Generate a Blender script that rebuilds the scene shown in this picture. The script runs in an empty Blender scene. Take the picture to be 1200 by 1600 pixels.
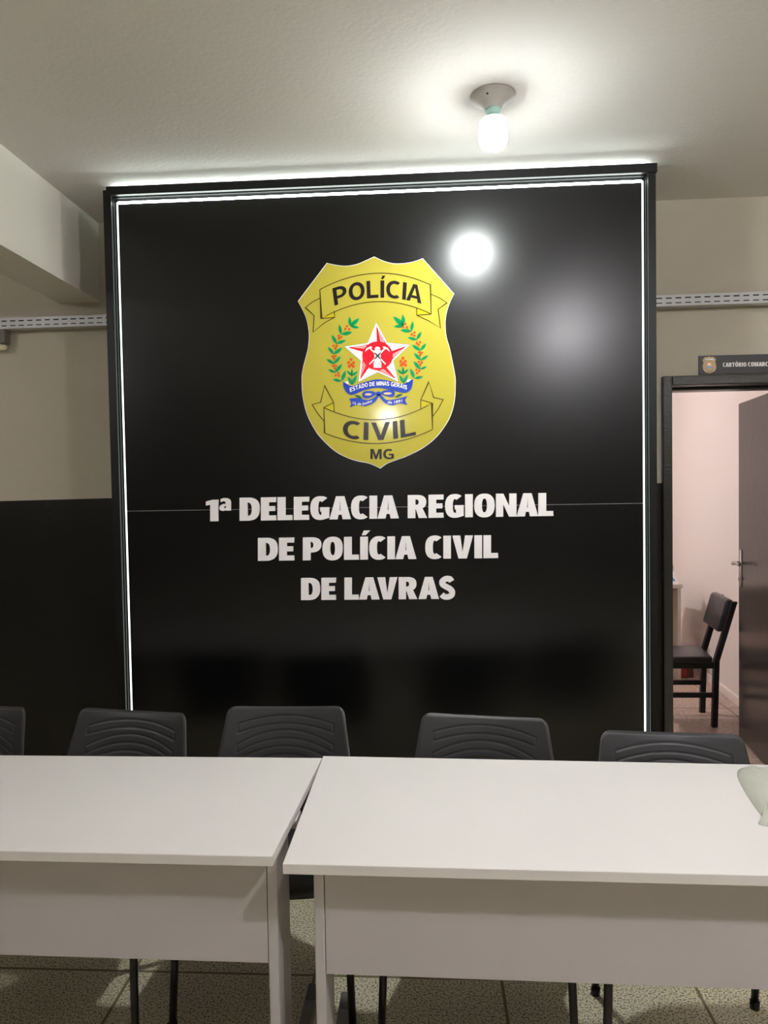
import bpy, bmesh, math, random
from mathutils import Vector, Matrix
random.seed(7)
S = bpy.context.scene
COL = S.collection
PI = math.pi

# ------------------------------------------------------------------ camera, world, exposure
CAM = Vector((0.0, -2.9006, 1.58))
YAW, PITCH, ROLL = map(math.radians, (3.3976, -1.8507, -0.9681))
FPX = 1110.0
_f = Vector((-math.sin(YAW) * math.cos(PITCH), math.cos(YAW) * math.cos(PITCH), math.sin(PITCH)))
_r = Vector((math.cos(YAW), math.sin(YAW), 0)); _u = _r.cross(_f)
RT = math.cos(ROLL) * _r + math.sin(ROLL) * _u
UP = -math.sin(ROLL) * _r + math.cos(ROLL) * _u
cam = bpy.data.cameras.new('camera'); camo = bpy.data.objects.new('camera', cam); COL.objects.link(camo)
cam.sensor_fit = 'VERTICAL'; cam.sensor_height = 24.0; cam.lens = FPX / 1600.0 * 24.0
cam.clip_start = 0.02
m = Matrix((RT, UP, -_f)).transposed().to_4x4(); m.translation = CAM
camo.matrix_world = m
S.camera = camo
w = bpy.data.worlds.new('world'); S.world = w; w.use_nodes = True
w.node_tree.nodes['Background'].inputs[0].default_value = (0.5, 0.5, 0.5, 1)
w.node_tree.nodes['Background'].inputs[1].default_value = 0.02
S.view_settings.view_transform = 'Standard'; S.view_settings.look = 'None'
S.view_settings.gamma = 1.0; S.view_settings.use_curve_mapping = False
S.view_settings.exposure = 1.12
BULB = 500.0          # radiance of the bare bulb over the panel
BULB_FILL = 250.0     # of the added, unseen fill bulb in the left bay
BULB_OFFICE = 800.0
LED = 1.4             # light strip round the black board

def on(u, v, ax, val):
    """point of the photograph (1200x1600) on the world plane  axis = val"""
    d = RT * ((u - 600.0) / FPX) - UP * ((v - 800.0) / FPX) + _f
    return CAM + d * ((val - CAM[ax]) / d[ax])

# ------------------------------------------------------------------ materials
def srgb(r, g, b):
    f = lambda c: ((c / 255.0) / 12.92 if c / 255.0 <= 0.04045 else ((c / 255.0 + 0.055) / 1.055) ** 2.4)
    return (f(r), f(g), f(b), 1)

def mat(name, col, rough=0.5, spec=0.5, metal=0.0, bump=0.0, bscale=60.0, var=0.0, vscale=4.0, emit=0.0, ecol=None, coat=0.0, detail=4.0):
    M = bpy.data.materials.new(name); M.use_nodes = True
    N = M.node_tree.nodes; L = M.node_tree.links; p = N['Principled BSDF']
    p.inputs['Base Color'].default_value = col
    p.inputs['Roughness'].default_value = rough
    p.inputs['Specular IOR Level'].default_value = spec
    p.inputs['Metallic'].default_value = metal
    if coat: p.inputs['Coat Weight'].default_value = coat
    if emit:
        p.inputs['Emission Color'].default_value = ecol or col
        p.inputs['Emission Strength'].default_value = emit
    tc = N.new('ShaderNodeTexCoord')
    if var:
        n = N.new('ShaderNodeTexNoise'); n.inputs['Scale'].default_value = vscale; n.inputs['Detail'].default_value = 5
        r = N.new('ShaderNodeValToRGB')
        a = 1 - var
        r.color_ramp.elements[0].position = 0.3; r.color_ramp.elements[1].position = 0.7
        r.color_ramp.elements[0].color = (col[0] * a, col[1] * a, col[2] * a, 1); r.color_ramp.elements[1].color = col
        L.new(tc.outputs['Object'], n.inputs['Vector']); L.new(n.outputs['Fac'], r.inputs['Fac']); L.new(r.outputs['Color'], p.inputs['Base Color'])
    if bump:
        n2 = N.new('ShaderNodeTexNoise'); n2.inputs['Scale'].default_value = bscale; n2.inputs['Detail'].default_value = detail
        b = N.new('ShaderNodeBump'); b.inputs['Strength'].default_value = bump; b.inputs['Distance'].default_value = 0.01
        L.new(tc.outputs['Object'], n2.inputs['Vector']); L.new(n2.outputs['Fac'], b.inputs['Height']); L.new(b.outputs['Normal'], p.inputs['Normal'])
    return M

def wall_mat(name, upper, lower, zth, slope=0.0):
    """painted wall: light paint above, glossy dark dado below the line z = zth + slope*x"""
    M = bpy.data.materials.new(name); M.use_nodes = True
    N = M.node_tree.nodes; L = M.node_tree.links; p = N['Principled BSDF']
    geo = N.new('ShaderNodeNewGeometry'); sep = N.new('ShaderNodeSeparateXYZ'); L.new(geo.outputs['Position'], sep.inputs[0])
    mul = N.new('ShaderNodeMath'); mul.operation = 'MULTIPLY_ADD'; mul.inputs[1].default_value = -slope; L.new(sep.outputs['X'], mul.inputs[0]); L.new(sep.outputs['Z'], mul.inputs[2])
    gt = N.new('ShaderNodeMath'); gt.operation = 'GREATER_THAN'; gt.inputs[1].default_value = zth; L.new(mul.outputs[0], gt.inputs[0])
    n = N.new('ShaderNodeTexNoise'); n.inputs['Scale'].default_value = 2.2; n.inputs['Detail'].default_value = 6
    L.new(geo.outputs['Position'], n.inputs['Vector'])
    r = N.new('ShaderNodeValToRGB'); r.color_ramp.elements[0].position = 0.35; r.color_ramp.elements[1].position = 0.7
    r.color_ramp.elements[0].color = tuple(c * 0.93 for c in upper[:3]) + (1,); r.color_ramp.elements[1].color = upper
    L.new(n.outputs['Fac'], r.inputs['Fac'])
    mx = N.new('ShaderNodeMix'); mx.data_type = 'RGBA'; L.new(gt.outputs[0], mx.inputs['Factor']); mx.inputs[6].default_value = lower; L.new(r.outputs['Color'], mx.inputs[7])
    L.new(mx.outputs[2], p.inputs['Base Color'])
    mr = N.new('ShaderNodeMapRange'); L.new(gt.outputs[0], mr.inputs['Value']); mr.inputs['To Min'].default_value = 0.36; mr.inputs['To Max'].default_value = 0.75; p.inputs['Specular IOR Level'].default_value = 0.3
    L.new(mr.outputs[0], p.inputs['Roughness'])
    n2 = N.new('ShaderNodeTexNoise'); n2.inputs['Scale'].default_value = 110; n2.inputs['Detail'].default_value = 3
    b = N.new('ShaderNodeBump'); b.inputs['Strength'].default_value = 0.25; b.inputs['Distance'].default_value = 0.006
    L.new(geo.outputs['Position'], n2.inputs['Vector']); L.new(n2.outputs['Fac'], b.inputs['Height']); L.new(b.outputs['Normal'], p.inputs['Normal'])
    return M

def terrazzo(name, light, dark, joint, T, x0, y0, jw=0.006):
    M = bpy.data.materials.new(name); M.use_nodes = True
    N = M.node_tree.nodes; L = M.node_tree.links; p = N['Principled BSDF']
    geo = N.new('ShaderNodeNewGeometry'); P = geo.outputs['Position']
    v = N.new('ShaderNodeTexNoise'); v.inputs['Scale'].default_value = 165; v.inputs['Detail'].default_value = 2; v.inputs['Roughness'].default_value = 0.7
    L.new(P, v.inputs['Vector'])
    r = N.new('ShaderNodeValToRGB'); e = r.color_ramp.elements
    e[0].position = 0.385; e[0].color = dark; e[1].position = 0.50; e[1].color = light
    k = e.new(0.58); k.color = tuple(min(1, c * 1.08) for c in light[:3]) + (1,)
    L.new(v.outputs['Fac'], r.inputs['Fac'])
    big = N.new('ShaderNodeTexNoise'); big.inputs['Scale'].default_value = 3.0; L.new(P, big.inputs['Vector'])
    mr = N.new('ShaderNodeMapRange'); mr.inputs['To Min'].default_value = 0.88; mr.inputs['To Max'].default_value = 1.06; L.new(big.outputs['Fac'], mr.inputs['Value'])
    mm = N.new('ShaderNodeMix'); mm.data_type = 'RGBA'; mm.blend_type = 'MULTIPLY'; mm.inputs['Factor'].default_value = 1
    L.new(r.outputs['Color'], mm.inputs[6]); L.new(mr.outputs[0], mm.inputs[7])
    sep = N.new('ShaderNodeSeparateXYZ'); L.new(P, sep.inputs[0])
    ds = []
    for ax, o in (('X', x0), ('Y', y0)):
        a = N.new('ShaderNodeMath'); a.operation = 'SUBTRACT'; a.inputs[1].default_value = o; L.new(sep.outputs[ax], a.inputs[0])
        b = N.new('ShaderNodeMath'); b.operation = 'PINGPONG'; b.inputs[1].default_value = T / 2; L.new(a.outputs[0], b.inputs[0])
        ds.append(b)
    mn = N.new('ShaderNodeMath'); mn.operation = 'MINIMUM'; L.new(ds[0].outputs[0], mn.inputs[0]); L.new(ds[1].outputs[0], mn.inputs[1])
    lt = N.new('ShaderNodeMath'); lt.operation = 'LESS_THAN'; lt.inputs[1].default_value = jw / 2 * 1.6; L.new(mn.outputs[0], lt.inputs[0])
    mx = N.new('ShaderNodeMix'); mx.data_type = 'RGBA'; L.new(lt.outputs[0], mx.inputs['Factor']); L.new(mm.outputs[2], mx.inputs[6]); mx.inputs[7].default_value = joint
    L.new(mx.outputs[2], p.inputs['Base Color'])
    p.inputs['Roughness'].default_value = 0.38; p.inputs['Specular IOR Level'].default_value = 0.35
    return M

def emis(name, col, s, low=None):
    """light source; low: a bulb whose diffuser shines mostly downwards (strength near its collar)"""
    M = bpy.data.materials.new(name); M.use_nodes = True
    N = M.node_tree.nodes; L = M.node_tree.links; N.remove(N['Principled BSDF'])
    e = N.new('ShaderNodeEmission'); e.inputs[0].default_value = col; e.inputs[1].default_value = s
    if low:
        tc = N.new('ShaderNodeTexCoord'); sp_ = N.new('ShaderNodeSeparateXYZ'); L.new(tc.outputs['Object'], sp_.inputs[0])
        mr = N.new('ShaderNodeMapRange'); mr.inputs['From Min'].default_value = -0.136; mr.inputs['From Max'].default_value = -0.143
        mr.inputs['To Min'].default_value = low; mr.inputs['To Max'].default_value = s
        L.new(sp_.outputs['Z'], mr.inputs['Value'])
        # the chips face down, so the diffuser glows most where it faces down
        nz = N.new('ShaderNodeSeparateXYZ'); L.new(tc.outputs['Normal'], nz.inputs[0])
        ma = N.new('ShaderNodeMapRange'); ma.inputs['From Min'].default_value = 0.0; ma.inputs['From Max'].default_value = -1.0
        ma.inputs['To Min'].default_value = 0.15; ma.inputs['To Max'].default_value = 1.0
        L.new(nz.outputs['Z'], ma.inputs['Value'])
        mu = N.new('ShaderNodeMath'); mu.operation = 'MULTIPLY'; L.new(mr.outputs[0], mu.inputs[0]); L.new(ma.outputs[0], mu.inputs[1])
        L.new(mu.outputs[0], e.inputs[1])
    L.new(e.outputs[0], N['Material Output'].inputs['Surface'])
    return M

COOL = (0.955, 1.0, 0.985, 1)
m_ceiling = mat('ceiling_paint', srgb(226, 223, 219), 0.9, 0.2, bump=0.12, bscale=60, detail=6)
m_beam = mat('beam_paint', srgb(226, 222, 211), 0.85, 0.2, bump=0.12, bscale=70)
m_wall = wall_mat('wall_paint', srgb(198, 190, 172), srgb(22, 21, 18), 1.5745, 0.0105)
m_office = mat('office_paint', srgb(230, 219, 216), 0.8, 0.2, bump=0.08, bscale=80)
m_floor = terrazzo('terrazzo', srgb(250, 238, 208), srgb(112, 100, 76), srgb(140, 124, 92), 0.6033, -0.9878, -0.6542)
m_floor2 = terrazzo('office_terrazzo', srgb(205, 182, 168), srgb(120, 98, 88), srgb(112, 90, 80), 0.6033, 0.18, 0.13)
m_base = mat('skirting_paint', srgb(236, 224, 218), 0.5)
m_board = mat('black_gloss_board', srgb(3, 3, 4), 0.28, 0.52)
m_frame = mat('black_metal', srgb(13, 13, 14), 0.42, 0.35)
m_led = emis('light_strip', (0.9, 1.0, 0.95, 1), LED)
m_led2 = emis('over_light_strip', (0.9, 1.0, 0.95, 1), 18.0)
m_led3 = emis('top_light_strip', (0.9, 1.0, 0.95, 1), 14.0)
m_letter = mat('white_letter', srgb(246, 241, 240), 0.45, 0.4)
m_white = mat('print_white', srgb(236, 234, 232), 0.25)
m_yellow = mat('print_yellow', srgb(186, 174, 66), 0.10, 0.5)
m_yellow2 = mat('print_bright_yellow', srgb(198, 182, 34), 0.14)
m_ink = mat('print_black', srgb(34, 27, 28), 0.2)
m_line = mat('print_line', srgb(74, 64, 14), 0.2)
m_green = mat('print_green', srgb(6, 148, 84), 0.2)
m_dgreen = mat('print_dark_green', srgb(8, 92, 46), 0.2)
m_red = mat('print_red', srgb(236, 20, 40), 0.2)
m_pink = mat('print_pale_red', srgb(238, 120, 130), 0.2)
m_orange = mat('print_orange', srgb(212, 84, 30), 0.2)
m_blue = mat('print_blue', srgb(14, 58, 170), 0.2)
m_peach = mat('print_peach', srgb(232, 196, 150), 0.2)
m_grey = mat('print_grey', srgb(120, 118, 112), 0.3)
m_gold = mat('print_gold', srgb(196, 160, 84), 0.3)
m_desk = mat('white_laminate', srgb(226, 222, 219), 0.42, 0.4, var=0.03, vscale=3)
m_deskedge = mat('edge_band', srgb(206, 200, 198), 0.45)
m_modesty = mat('grey_laminate', srgb(188, 183, 185), 0.4)
m_leg = mat('light_grey_steel', srgb(190, 185, 187), 0.4)
m_foot = mat('mid_grey_steel', srgb(150, 146, 146), 0.45)
m_cap = mat('grey_plastic_cap', srgb(120, 114, 114), 0.5)
m_plastic = mat('black_polypropylene', srgb(46, 46, 48), 0.42, 0.5, bump=0.06, bscale=500)
m_tube = mat('black_tube', srgb(14, 13, 14), 0.35)
m_galv = mat('galvanised_steel', srgb(186, 186, 186), 0.45, 0.5, metal=0.25, var=0.08, vscale=20)
m_dark = mat('dark_gap', srgb(26, 24, 22), 0.8)
m_rose = mat('lamp_plate', srgb(176, 170, 164), 0.4)
m_socket = mat('lamp_socket', srgb(170, 206, 196), 0.35)
m_bulb = emis('bulb_glow', COOL, BULB, 16.0)
m_bulb2 = emis('hall_bulb_glow', (0.99, 0.985, 1.0, 1), BULB_FILL, 900.0)
m_bulb4 = emis('near_bulb_glow', (0.99, 0.96, 1.0, 1), 600.0, 1050.0)
m_bulb5 = emis('side_bulb_glow', (0.99, 0.985, 1.0, 1), 200.0, 800.0)
m_bulb6 = emis('far_bulb_glow', (1.0, 0.99, 0.97, 1), 150.0, 1500.0)
m_bulb3 = emis('office_bulb_glow', (1.0, 0.955, 0.93, 1), BULB_OFFICE, 900.0)
m_jamb = mat('black_enamel', srgb(44, 43, 39), 0.3, 0.55, bump=0.2, bscale=90)
m_leaf = mat('door_enamel', srgb(58, 54, 51), 0.22, 0.6, bump=0.1, bscale=14)
m_chrome = mat('chrome', srgb(200, 200, 200), 0.18, 0.5, metal=1.0)
m_sign = mat('dark_sign', srgb(42, 37, 42), 0.4)
m_vinyl = mat('black_vinyl', srgb(40, 38, 40), 0.3, 0.5, bump=0.05, bscale=90)
m_wood = mat('black_wood', srgb(14, 13, 13), 0.4)
m_cream = mat('cream_laminate', srgb(206, 196, 184), 0.5)
m_paper = mat('paper_white', srgb(238, 238, 240), 0.6)
m_pblue = mat('paper_blue', srgb(70, 150, 200), 0.6)
m_brown = mat('brown_board', srgb(96, 66, 52), 0.6)
m_boxred = mat('red_board', srgb(170, 52, 40), 0.5)
m_clamp = mat('cream_plastic', srgb(240, 228, 190), 0.4)
m_boxgrey = mat('grey_box', srgb(120, 118, 106), 0.6, var=0.3, vscale=40)
M = bpy.data.materials.new('clear_film'); M.use_nodes = True
p = M.node_tree.nodes['Principled BSDF']
p.inputs['Base Color'].default_value = srgb(216, 217, 204); p.inputs['Roughness'].default_value = 0.3
p.inputs['Transmission Weight'].default_value = 0.25; p.inputs['IOR'].default_value = 1.15
m_film = M

# ------------------------------------------------------------------ builders
def link(name, me, parent=None, m=None):
    o = bpy.data.objects.new(name, me); COL.objects.link(o)
    if m is not None and me is not None and not me.materials: me.materials.append(m)
    if parent is not None: o.parent = parent
    return o

def obj(name, bm, m, parent=None, smooth=False, bevel=0.0, seg=2):
    bmesh.ops.recalc_face_normals(bm, faces=bm.faces)
    me = bpy.data.meshes.new(name); bm.to_mesh(me); bm.free()
    if smooth:
        for f in me.polygons: f.use_smooth = True
    o = link(name, me, parent, m)
    if bevel:
        b = o.modifiers.new('bevel', 'BEVEL'); b.width = bevel; b.segments = seg; b.limit_method = 'ANGLE'; b.angle_limit = math.radians(40)
        b.harden_normals = False
    return o

def box(bm, x0, x1, y0, y1, z0, z1):
    c = [bm.verts.new((x, y, z)) for z in (z0, z1) for y in (y0, y1) for x in (x0, x1)]
    for q in ((0, 1, 3, 2), (4, 6, 7, 5), (0, 4, 5, 1), (2, 3, 7, 6), (0, 2, 6, 4), (1, 5, 7, 3)):
        bm.faces.new([c[i] for i in q])
    return bm

def hexa(bm, a, b):
    """a, b: two quads (lists of four points) joined"""
    A = [bm.verts.new(v) for v in a]; B = [bm.verts.new(v) for v in b]
    bm.faces.new(A); bm.faces.new(B[::-1])
    for i in range(4): bm.faces.new((A[i], B[i], B[(i + 1) % 4], A[(i + 1) % 4]))
    return bm

def BM(*b):
    bm = bmesh.new()
    for q in b: box(bm, *q)
    return bm

def tube(bm, pts, r, n=12, cap=True):
    pts = [Vector(q) for q in pts]; rings = []
    prev = None
    for i, q in enumerate(pts):
        a = pts[max(0, i - 1)]; b = pts[min(len(pts) - 1, i + 1)]
        t = (b - a).normalized()
        ref = Vector((0, 0, 1)) if abs(t.z) < 0.9 else Vector((1, 0, 0))
        if prev is None: s = t.cross(ref).normalized()
        else: s = (prev - t * prev.dot(t)).normalized()
        prev = s; u = t.cross(s)
        rr = r[i] if isinstance(r, (list, tuple)) else r
        rings.append([bm.verts.new(q + s * (rr * math.cos(2 * PI * k / n)) + u * (rr * math.sin(2 * PI * k / n))) for k in range(n)])
    for A, B in zip(rings, rings[1:]):
        for k in range(n): bm.faces.new((A[k], A[(k + 1) % n], B[(k + 1) % n], B[k]))
    if cap: bm.faces.new(rings[0][::-1]); bm.faces.new(rings[-1])
    return bm

def lathe(bm, prof, n=40, c=(0, 0, 0)):
    rings = []
    for r, z in prof:
        if r < 1e-6: rings.append([bm.verts.new((c[0], c[1], c[2] + z))])
        else: rings.append([bm.verts.new((c[0] + r * math.cos(2 * PI * k / n), c[1] + r * math.sin(2 * PI * k / n), c[2] + z)) for k in range(n)])
    for A, B in zip(rings, rings[1:]):
        for k in range(n):
            k2 = (k + 1) % n
            if len(A) == 1 and len(B) > 1: bm.faces.new((A[0], B[k], B[k2]))
            elif len(B) == 1 and len(A) > 1: bm.faces.new((A[k], A[k2], B[0]))
            elif len(A) > 1: bm.faces.new((A[k], A[k2], B[k2], B[k]))
    return bm

def fillet(pts, r, n=5):
    """round the inner corners of a polyline"""
    pts = [Vector(q) for q in pts]; out = [pts[0]]
    for a, b, c in zip(pts, pts[1:], pts[2:]):
        d1 = (a - b).normalized(); d2 = (c - b).normalized()
        k = min(r, (a - b).length * 0.45, (c - b).length * 0.45)
        p0 = b + d1 * k; p2 = b + d2 * k
        for i in range(n + 1):
            t = i / n
            out.append(p0 * (1 - t) ** 2 + b * (2 * t * (1 - t)) + p2 * t ** 2)
    out.append(pts[-1])
    return out

def tag(o, label, cat, group=None):
    o['label'] = label; o['category'] = cat
    if group: o['group'] = group
    return o

def thing(name, label, cat, loc=(0, 0, 0), rz=0.0, group=None):
    o = bpy.data.objects.new(name, None); COL.objects.link(o); o.location = loc; o.rotation_euler = (0, 0, rz)
    o.empty_display_size = 0.1
    return tag(o, label, cat, group)

def struct(o, label=None, cat=None):
    o['kind'] = 'structure'
    if label: o['label'] = label
    if cat: o['category'] = cat
    return o

def dup(root, label, loc=None, rz=None):
    r = root.copy(); COL.objects.link(r)
    if loc is not None: r.location = loc
    if rz is not None: r.rotation_euler = (0, 0, rz)
    r['label'] = label
    for ch in list(root.children):
        c = ch.copy(); COL.objects.link(c); c.parent = r
        for g in list(ch.children):
            d = g.copy(); COL.objects.link(d); d.parent = c
    return r

# flat 2-D shapes with holes and lettering, through 2-D curves
def curve_mesh(loops, ext):
    cu = bpy.data.curves.new('tmp', 'CURVE'); cu.dimensions = '2D'; cu.fill_mode = 'BOTH'; cu.extrude = ext / 2
    for lp in loops:
        s = cu.splines.new('POLY'); s.points.add(len(lp) - 1); s.use_cyclic_u = True
        for i, q in enumerate(lp): s.points[i].co = (q[0], q[1], 0, 1)
    o = bpy.data.objects.new('tmp', cu); COL.objects.link(o)
    dg = bpy.context.evaluated_depsgraph_get(); me = bpy.data.meshes.new_from_object(o.evaluated_get(dg))
    bpy.data.objects.remove(o); bpy.data.curves.remove(cu)
    return me

def text_mesh(s, offset=0.0, spacing=1.0, ext=0.0, res=6):
    cu = bpy.data.curves.new('tmp', 'FONT'); cu.body = s; cu.size = 1; cu.offset = offset; cu.space_character = spacing
    cu.resolution_u = res; cu.extrude = 0
    o = bpy.data.objects.new('tmp', cu); COL.objects.link(o)
    dg = bpy.context.evaluated_depsgraph_get(); me = bpy.data.meshes.new_from_object(o.evaluated_get(dg))
    bpy.data.objects.remove(o); bpy.data.curves.remove(cu)
    return me

def solid(me, d):
    """give a flat mesh in the XY plane the thickness d (towards +Z)"""
    bm = bmesh.new(); bm.from_mesh(me)
    bmesh.ops.remove_doubles(bm, verts=bm.verts, dist=1e-5)
    r = bmesh.ops.extrude_face_region(bm, geom=list(bm.faces))
    bmesh.ops.translate(bm, vec=(0, 0, d), verts=[v for v in r['geom'] if isinstance(v, bmesh.types.BMVert)])
    bmesh.ops.recalc_face_normals(bm, faces=bm.faces)
    bm.to_mesh(me); bm.free()
    return me

def catmull(pts, n=6, closed=False):
    pts = [tuple(q) for q in pts]; out = []
    N = len(pts)
    rng = range(N if closed else N - 1)
    for i in rng:
        g = (lambda j: pts[j % N]) if closed else (lambda j: pts[min(max(j, 0), N - 1)])
        p0, p1, p2, p3 = g(i - 1), g(i), g(i + 1), g(i + 2)
        for k in range(n):
            t = k / n
            out.append(tuple(0.5 * (2 * b + (c - a) * t + (2 * a - 5 * b + 4 * c - d) * t * t + (3 * b - a - 3 * c + d) * t ** 3) for a, b, c, d in zip(p0, p1, p2, p3)))
    if not closed: out.append(pts[-1])
    return out

def arc3(a, b, c, n=18):
    """parabola-like curve through three points"""
    return catmull([(2 * a[0] - b[0], 2 * a[1] - b[1] - 0 * 1), a, b, c, (2 * c[0] - b[0], 2 * c[1] - b[1])], n)[n:3 * n + 1] if False else \
        [tuple((1 - t) * (1 - 2 * t) * a[i] + 4 * t * (1 - t) * b[i] + t * (2 * t - 1) * c[i] for i in (0, 1)) for t in [k / n for k in range(n + 1)]]

def stroke(pts, wd):
    """outline of a polyline of width wd (list of quads as loops)"""
    pts = [Vector((q[0], q[1])) for q in pts]; L = []; R = []
    for i, q in enumerate(pts):
        a = pts[max(0, i - 1)]; b = pts[min(len(pts) - 1, i + 1)]
        t = (b - a).normalized(); n = Vector((-t.y, t.x))
        if 0 < i < len(pts) - 1:
            t1 = (q - a).normalized(); k = max(0.35, abs(t1.dot(t)))
        else: k = 1.0
        L.append(q + n * (wd / 2 / k)); R.append(q - n * (wd / 2 / k))
    return [tuple(v) for v in L + R[::-1]]

# ------------------------------------------------------------------ room shell
ZC, ZB, G = 2.849, 2.482, 0.3904        # ceiling, beam underside, face of the back wall
XB = -1.514                             # right face of the ceiling beam
WT = 0.15                               # wall thickness
DX0, DX1, DZ = 1.109, 1.80, 2.022       # clear opening of the doorway
ZF2 = 0.075                             # office floor, one step up
X0, X1, Y0 = -4.2, 3.1, -10.5
struct(obj('floor', BM((X0, X1, Y0, G + WT, -0.1, 0)), m_floor))
struct(obj('ceiling', BM((X0, X1, Y0, G + WT, ZC, ZC + 0.12)), m_ceiling))
fw = 0.042
struct(obj('wall_back', BM((X0, DX0 - fw, G, G + WT, 0, ZC), (DX1 + fw, X1, G, G + WT, 0, ZC), (DX0 - fw, DX1 + fw, G, G + WT, DZ + fw, ZC)), m_wall))
struct(obj('wall_left', BM((X0 - 0.15, X0, Y0, G + WT, 0, ZC)), m_wall))
struct(obj('wall_right', BM((X1, X1 + 0.15, Y0, G, 0, ZC)), m_wall))
struct(obj('wall_front', BM((X0, X1, Y0 - 0.15, Y0, 0, ZC)), m_wall))
struct(obj('trim_1', BM((XB - 0.20, XB, Y0, G, ZB, ZC)), m_beam), 'plaster ceiling beam running to the back wall left of the black panel', 'beam')
# the office beyond the doorway
a1, a2 = on(1084, 1045, 2, ZF2), on(1154, 1101, 2, ZF2)
dv = (a1 - a2).normalized()
w0 = a2 - dv * ((a2.y - (G + WT)) / dv.y); w1 = a2 + dv * ((4.6 - a2.y) / dv.y)
struct(obj('floor_office', BM((-0.6, 3.1, G + WT, 4.75, -0.1, ZF2)), m_floor2))
struct(obj('trim_2', BM((DX0 - fw, DX1 + fw, G + 0.02, G + WT, 0, ZF2)), m_floor2), 'stone door sill between hall and office', 'sill')
struct(obj('ceiling_office', BM((-0.6, 3.1, G + WT, 4.75, ZC, ZC + 0.12)), m_office))
bm = bmesh.new(); hexa(bm, [(w0.x, w0.y, ZF2), (w1.x, w1.y, ZF2), (w1.x + 0.15, w1.y, ZF2), (w0.x + 0.15, w0.y, ZF2)],
                       [(w0.x, w0.y, ZC), (w1.x, w1.y, ZC), (w1.x + 0.15, w1.y, ZC), (w0.x + 0.15, w0.y, ZC)])
struct(obj('wall_office_right', bm, m_office))
struct(obj('wall_office_back', BM((-0.6, w1.x + 0.15, 4.6, 4.75, ZF2, ZC)), m_office))
struct(obj('wall_office_left', BM((-0.6, -0.5, G + WT, 4.6, ZF2, ZC)), m_office))
bm = bmesh.new(); t = 0.016
hexa(bm, [(w0.x, w0.y, ZF2), (w1.x, w1.y, ZF2), (w1.x - t, w1.y, ZF2), (w0.x - t, w0.y, ZF2)],
     [(w0.x, w0.y, ZF2 + 0.055), (w1.x, w1.y, ZF2 + 0.055), (w1.x - t, w1.y, ZF2 + 0.055), (w0.x - t, w0.y, ZF2 + 0.055)])
struct(obj('baseboard_right', bm, m_base))

# doorway: frame and leaf
door = bpy.data.objects.new('door_1', None); COL.objects.link(door); door.location = (DX1, G + WT, 0)
struct(door, 'dark enamelled door standing open into the office', 'door')
def dl(o): o.location = -door.location; o.parent = door; return o
bm = BM((DX0 - fw, DX0, G - 0.022, G + WT, 0, DZ + fw), (DX1, DX1 + fw, G - 0.022, G + WT, 0, DZ + fw), (DX0, DX1, G - 0.022, G + WT, DZ, DZ + fw),
        (DX0, DX0 + 0.012, G + 0.07, G + WT, 0, DZ), (DX0 + 0.012, DX1, G + 0.07, G + WT, DZ - 0.012, DZ))
dl(obj('door_frame', bm, m_jamb, bevel=0.004))
LT = 2.04
e = on(1154, 631, 2, LT); e2 = on(1200, 614, 2, LT)
dd = (e2 - e).normalized(); dd.z = 0; dd.normalize()
nn = Vector((-dd.y, dd.x, 0)); nn = nn if nn.x > 0 else -nn
hin = e + dd * ((e.y - (G + WT + 0.03)) / -dd.y)
bm = bmesh.new(); th = 0.035
hexa(bm, [(e.x, e.y, ZF2 + 0.012), (hin.x, hin.y, ZF2 + 0.012), tuple((hin + nn * th).xy) + (ZF2 + 0.012,), tuple((e + nn * th).xy) + (ZF2 + 0.012,)],
     [(e.x, e.y, LT), (hin.x, hin.y, LT), tuple((hin + nn * th).xy) + (LT,), tuple((e + nn * th).xy) + (LT,)])
leaf = dl(obj('door_leaf', bm, m_leaf, bevel=0.002))
# lever handle near the free edge
hz = on(1160, 880, 0, e.x).z
bm = bmesh.new()
q = e + dd * 0.045
def dp(along, out, z): v = e + dd * along - nn * out; return (v.x, v.y, z)
hexa(bm, [dp(0.03, 0.0, hz - 0.14), dp(0.06, 0.0, hz - 0.14), dp(0.06, 0.0, hz + 0.08), dp(0.03, 0.0, hz + 0.08)],
     [dp(0.032, 0.006, hz - 0.138), dp(0.058, 0.006, hz - 0.138), dp(0.058, 0.006, hz + 0.078), dp(0.032, 0.006, hz + 0.078)])
tube(bm, [dp(0.045, 0.0, hz), dp(0.045, 0.05, hz)], 0.011)
tube(bm, fillet([dp(0.045, 0.045, hz), dp(0.06, 0.05, hz + 0.004), dp(0.12, 0.052, hz + 0.012), dp(0.165, 0.044, hz + 0.002)], 0.03), [0.0085] * 20)
tube(bm, [dp(0.045, 0.0, hz - 0.09), dp(0.045, 0.014, hz - 0.09)], 0.011)
hd = obj('door_handle', bm, m_chrome, smooth=True); hd.parent = leaf
bm = bmesh.new()
def dq(along, out, z): v = e + dd * along + nn * (th + out); return (v.x, v.y, z)
tube(bm, [dq(0.045, -0.005, hz), dq(0.045, 0.05, hz)], 0.011); tube(bm, fillet([dq(0.045, 0.045, hz), dq(0.06, 0.05, hz), dq(0.165, 0.046, hz)], 0.02), 0.0085)
hd = obj('door_handle', bm, m_chrome, smooth=True); hd.parent = leaf

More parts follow.
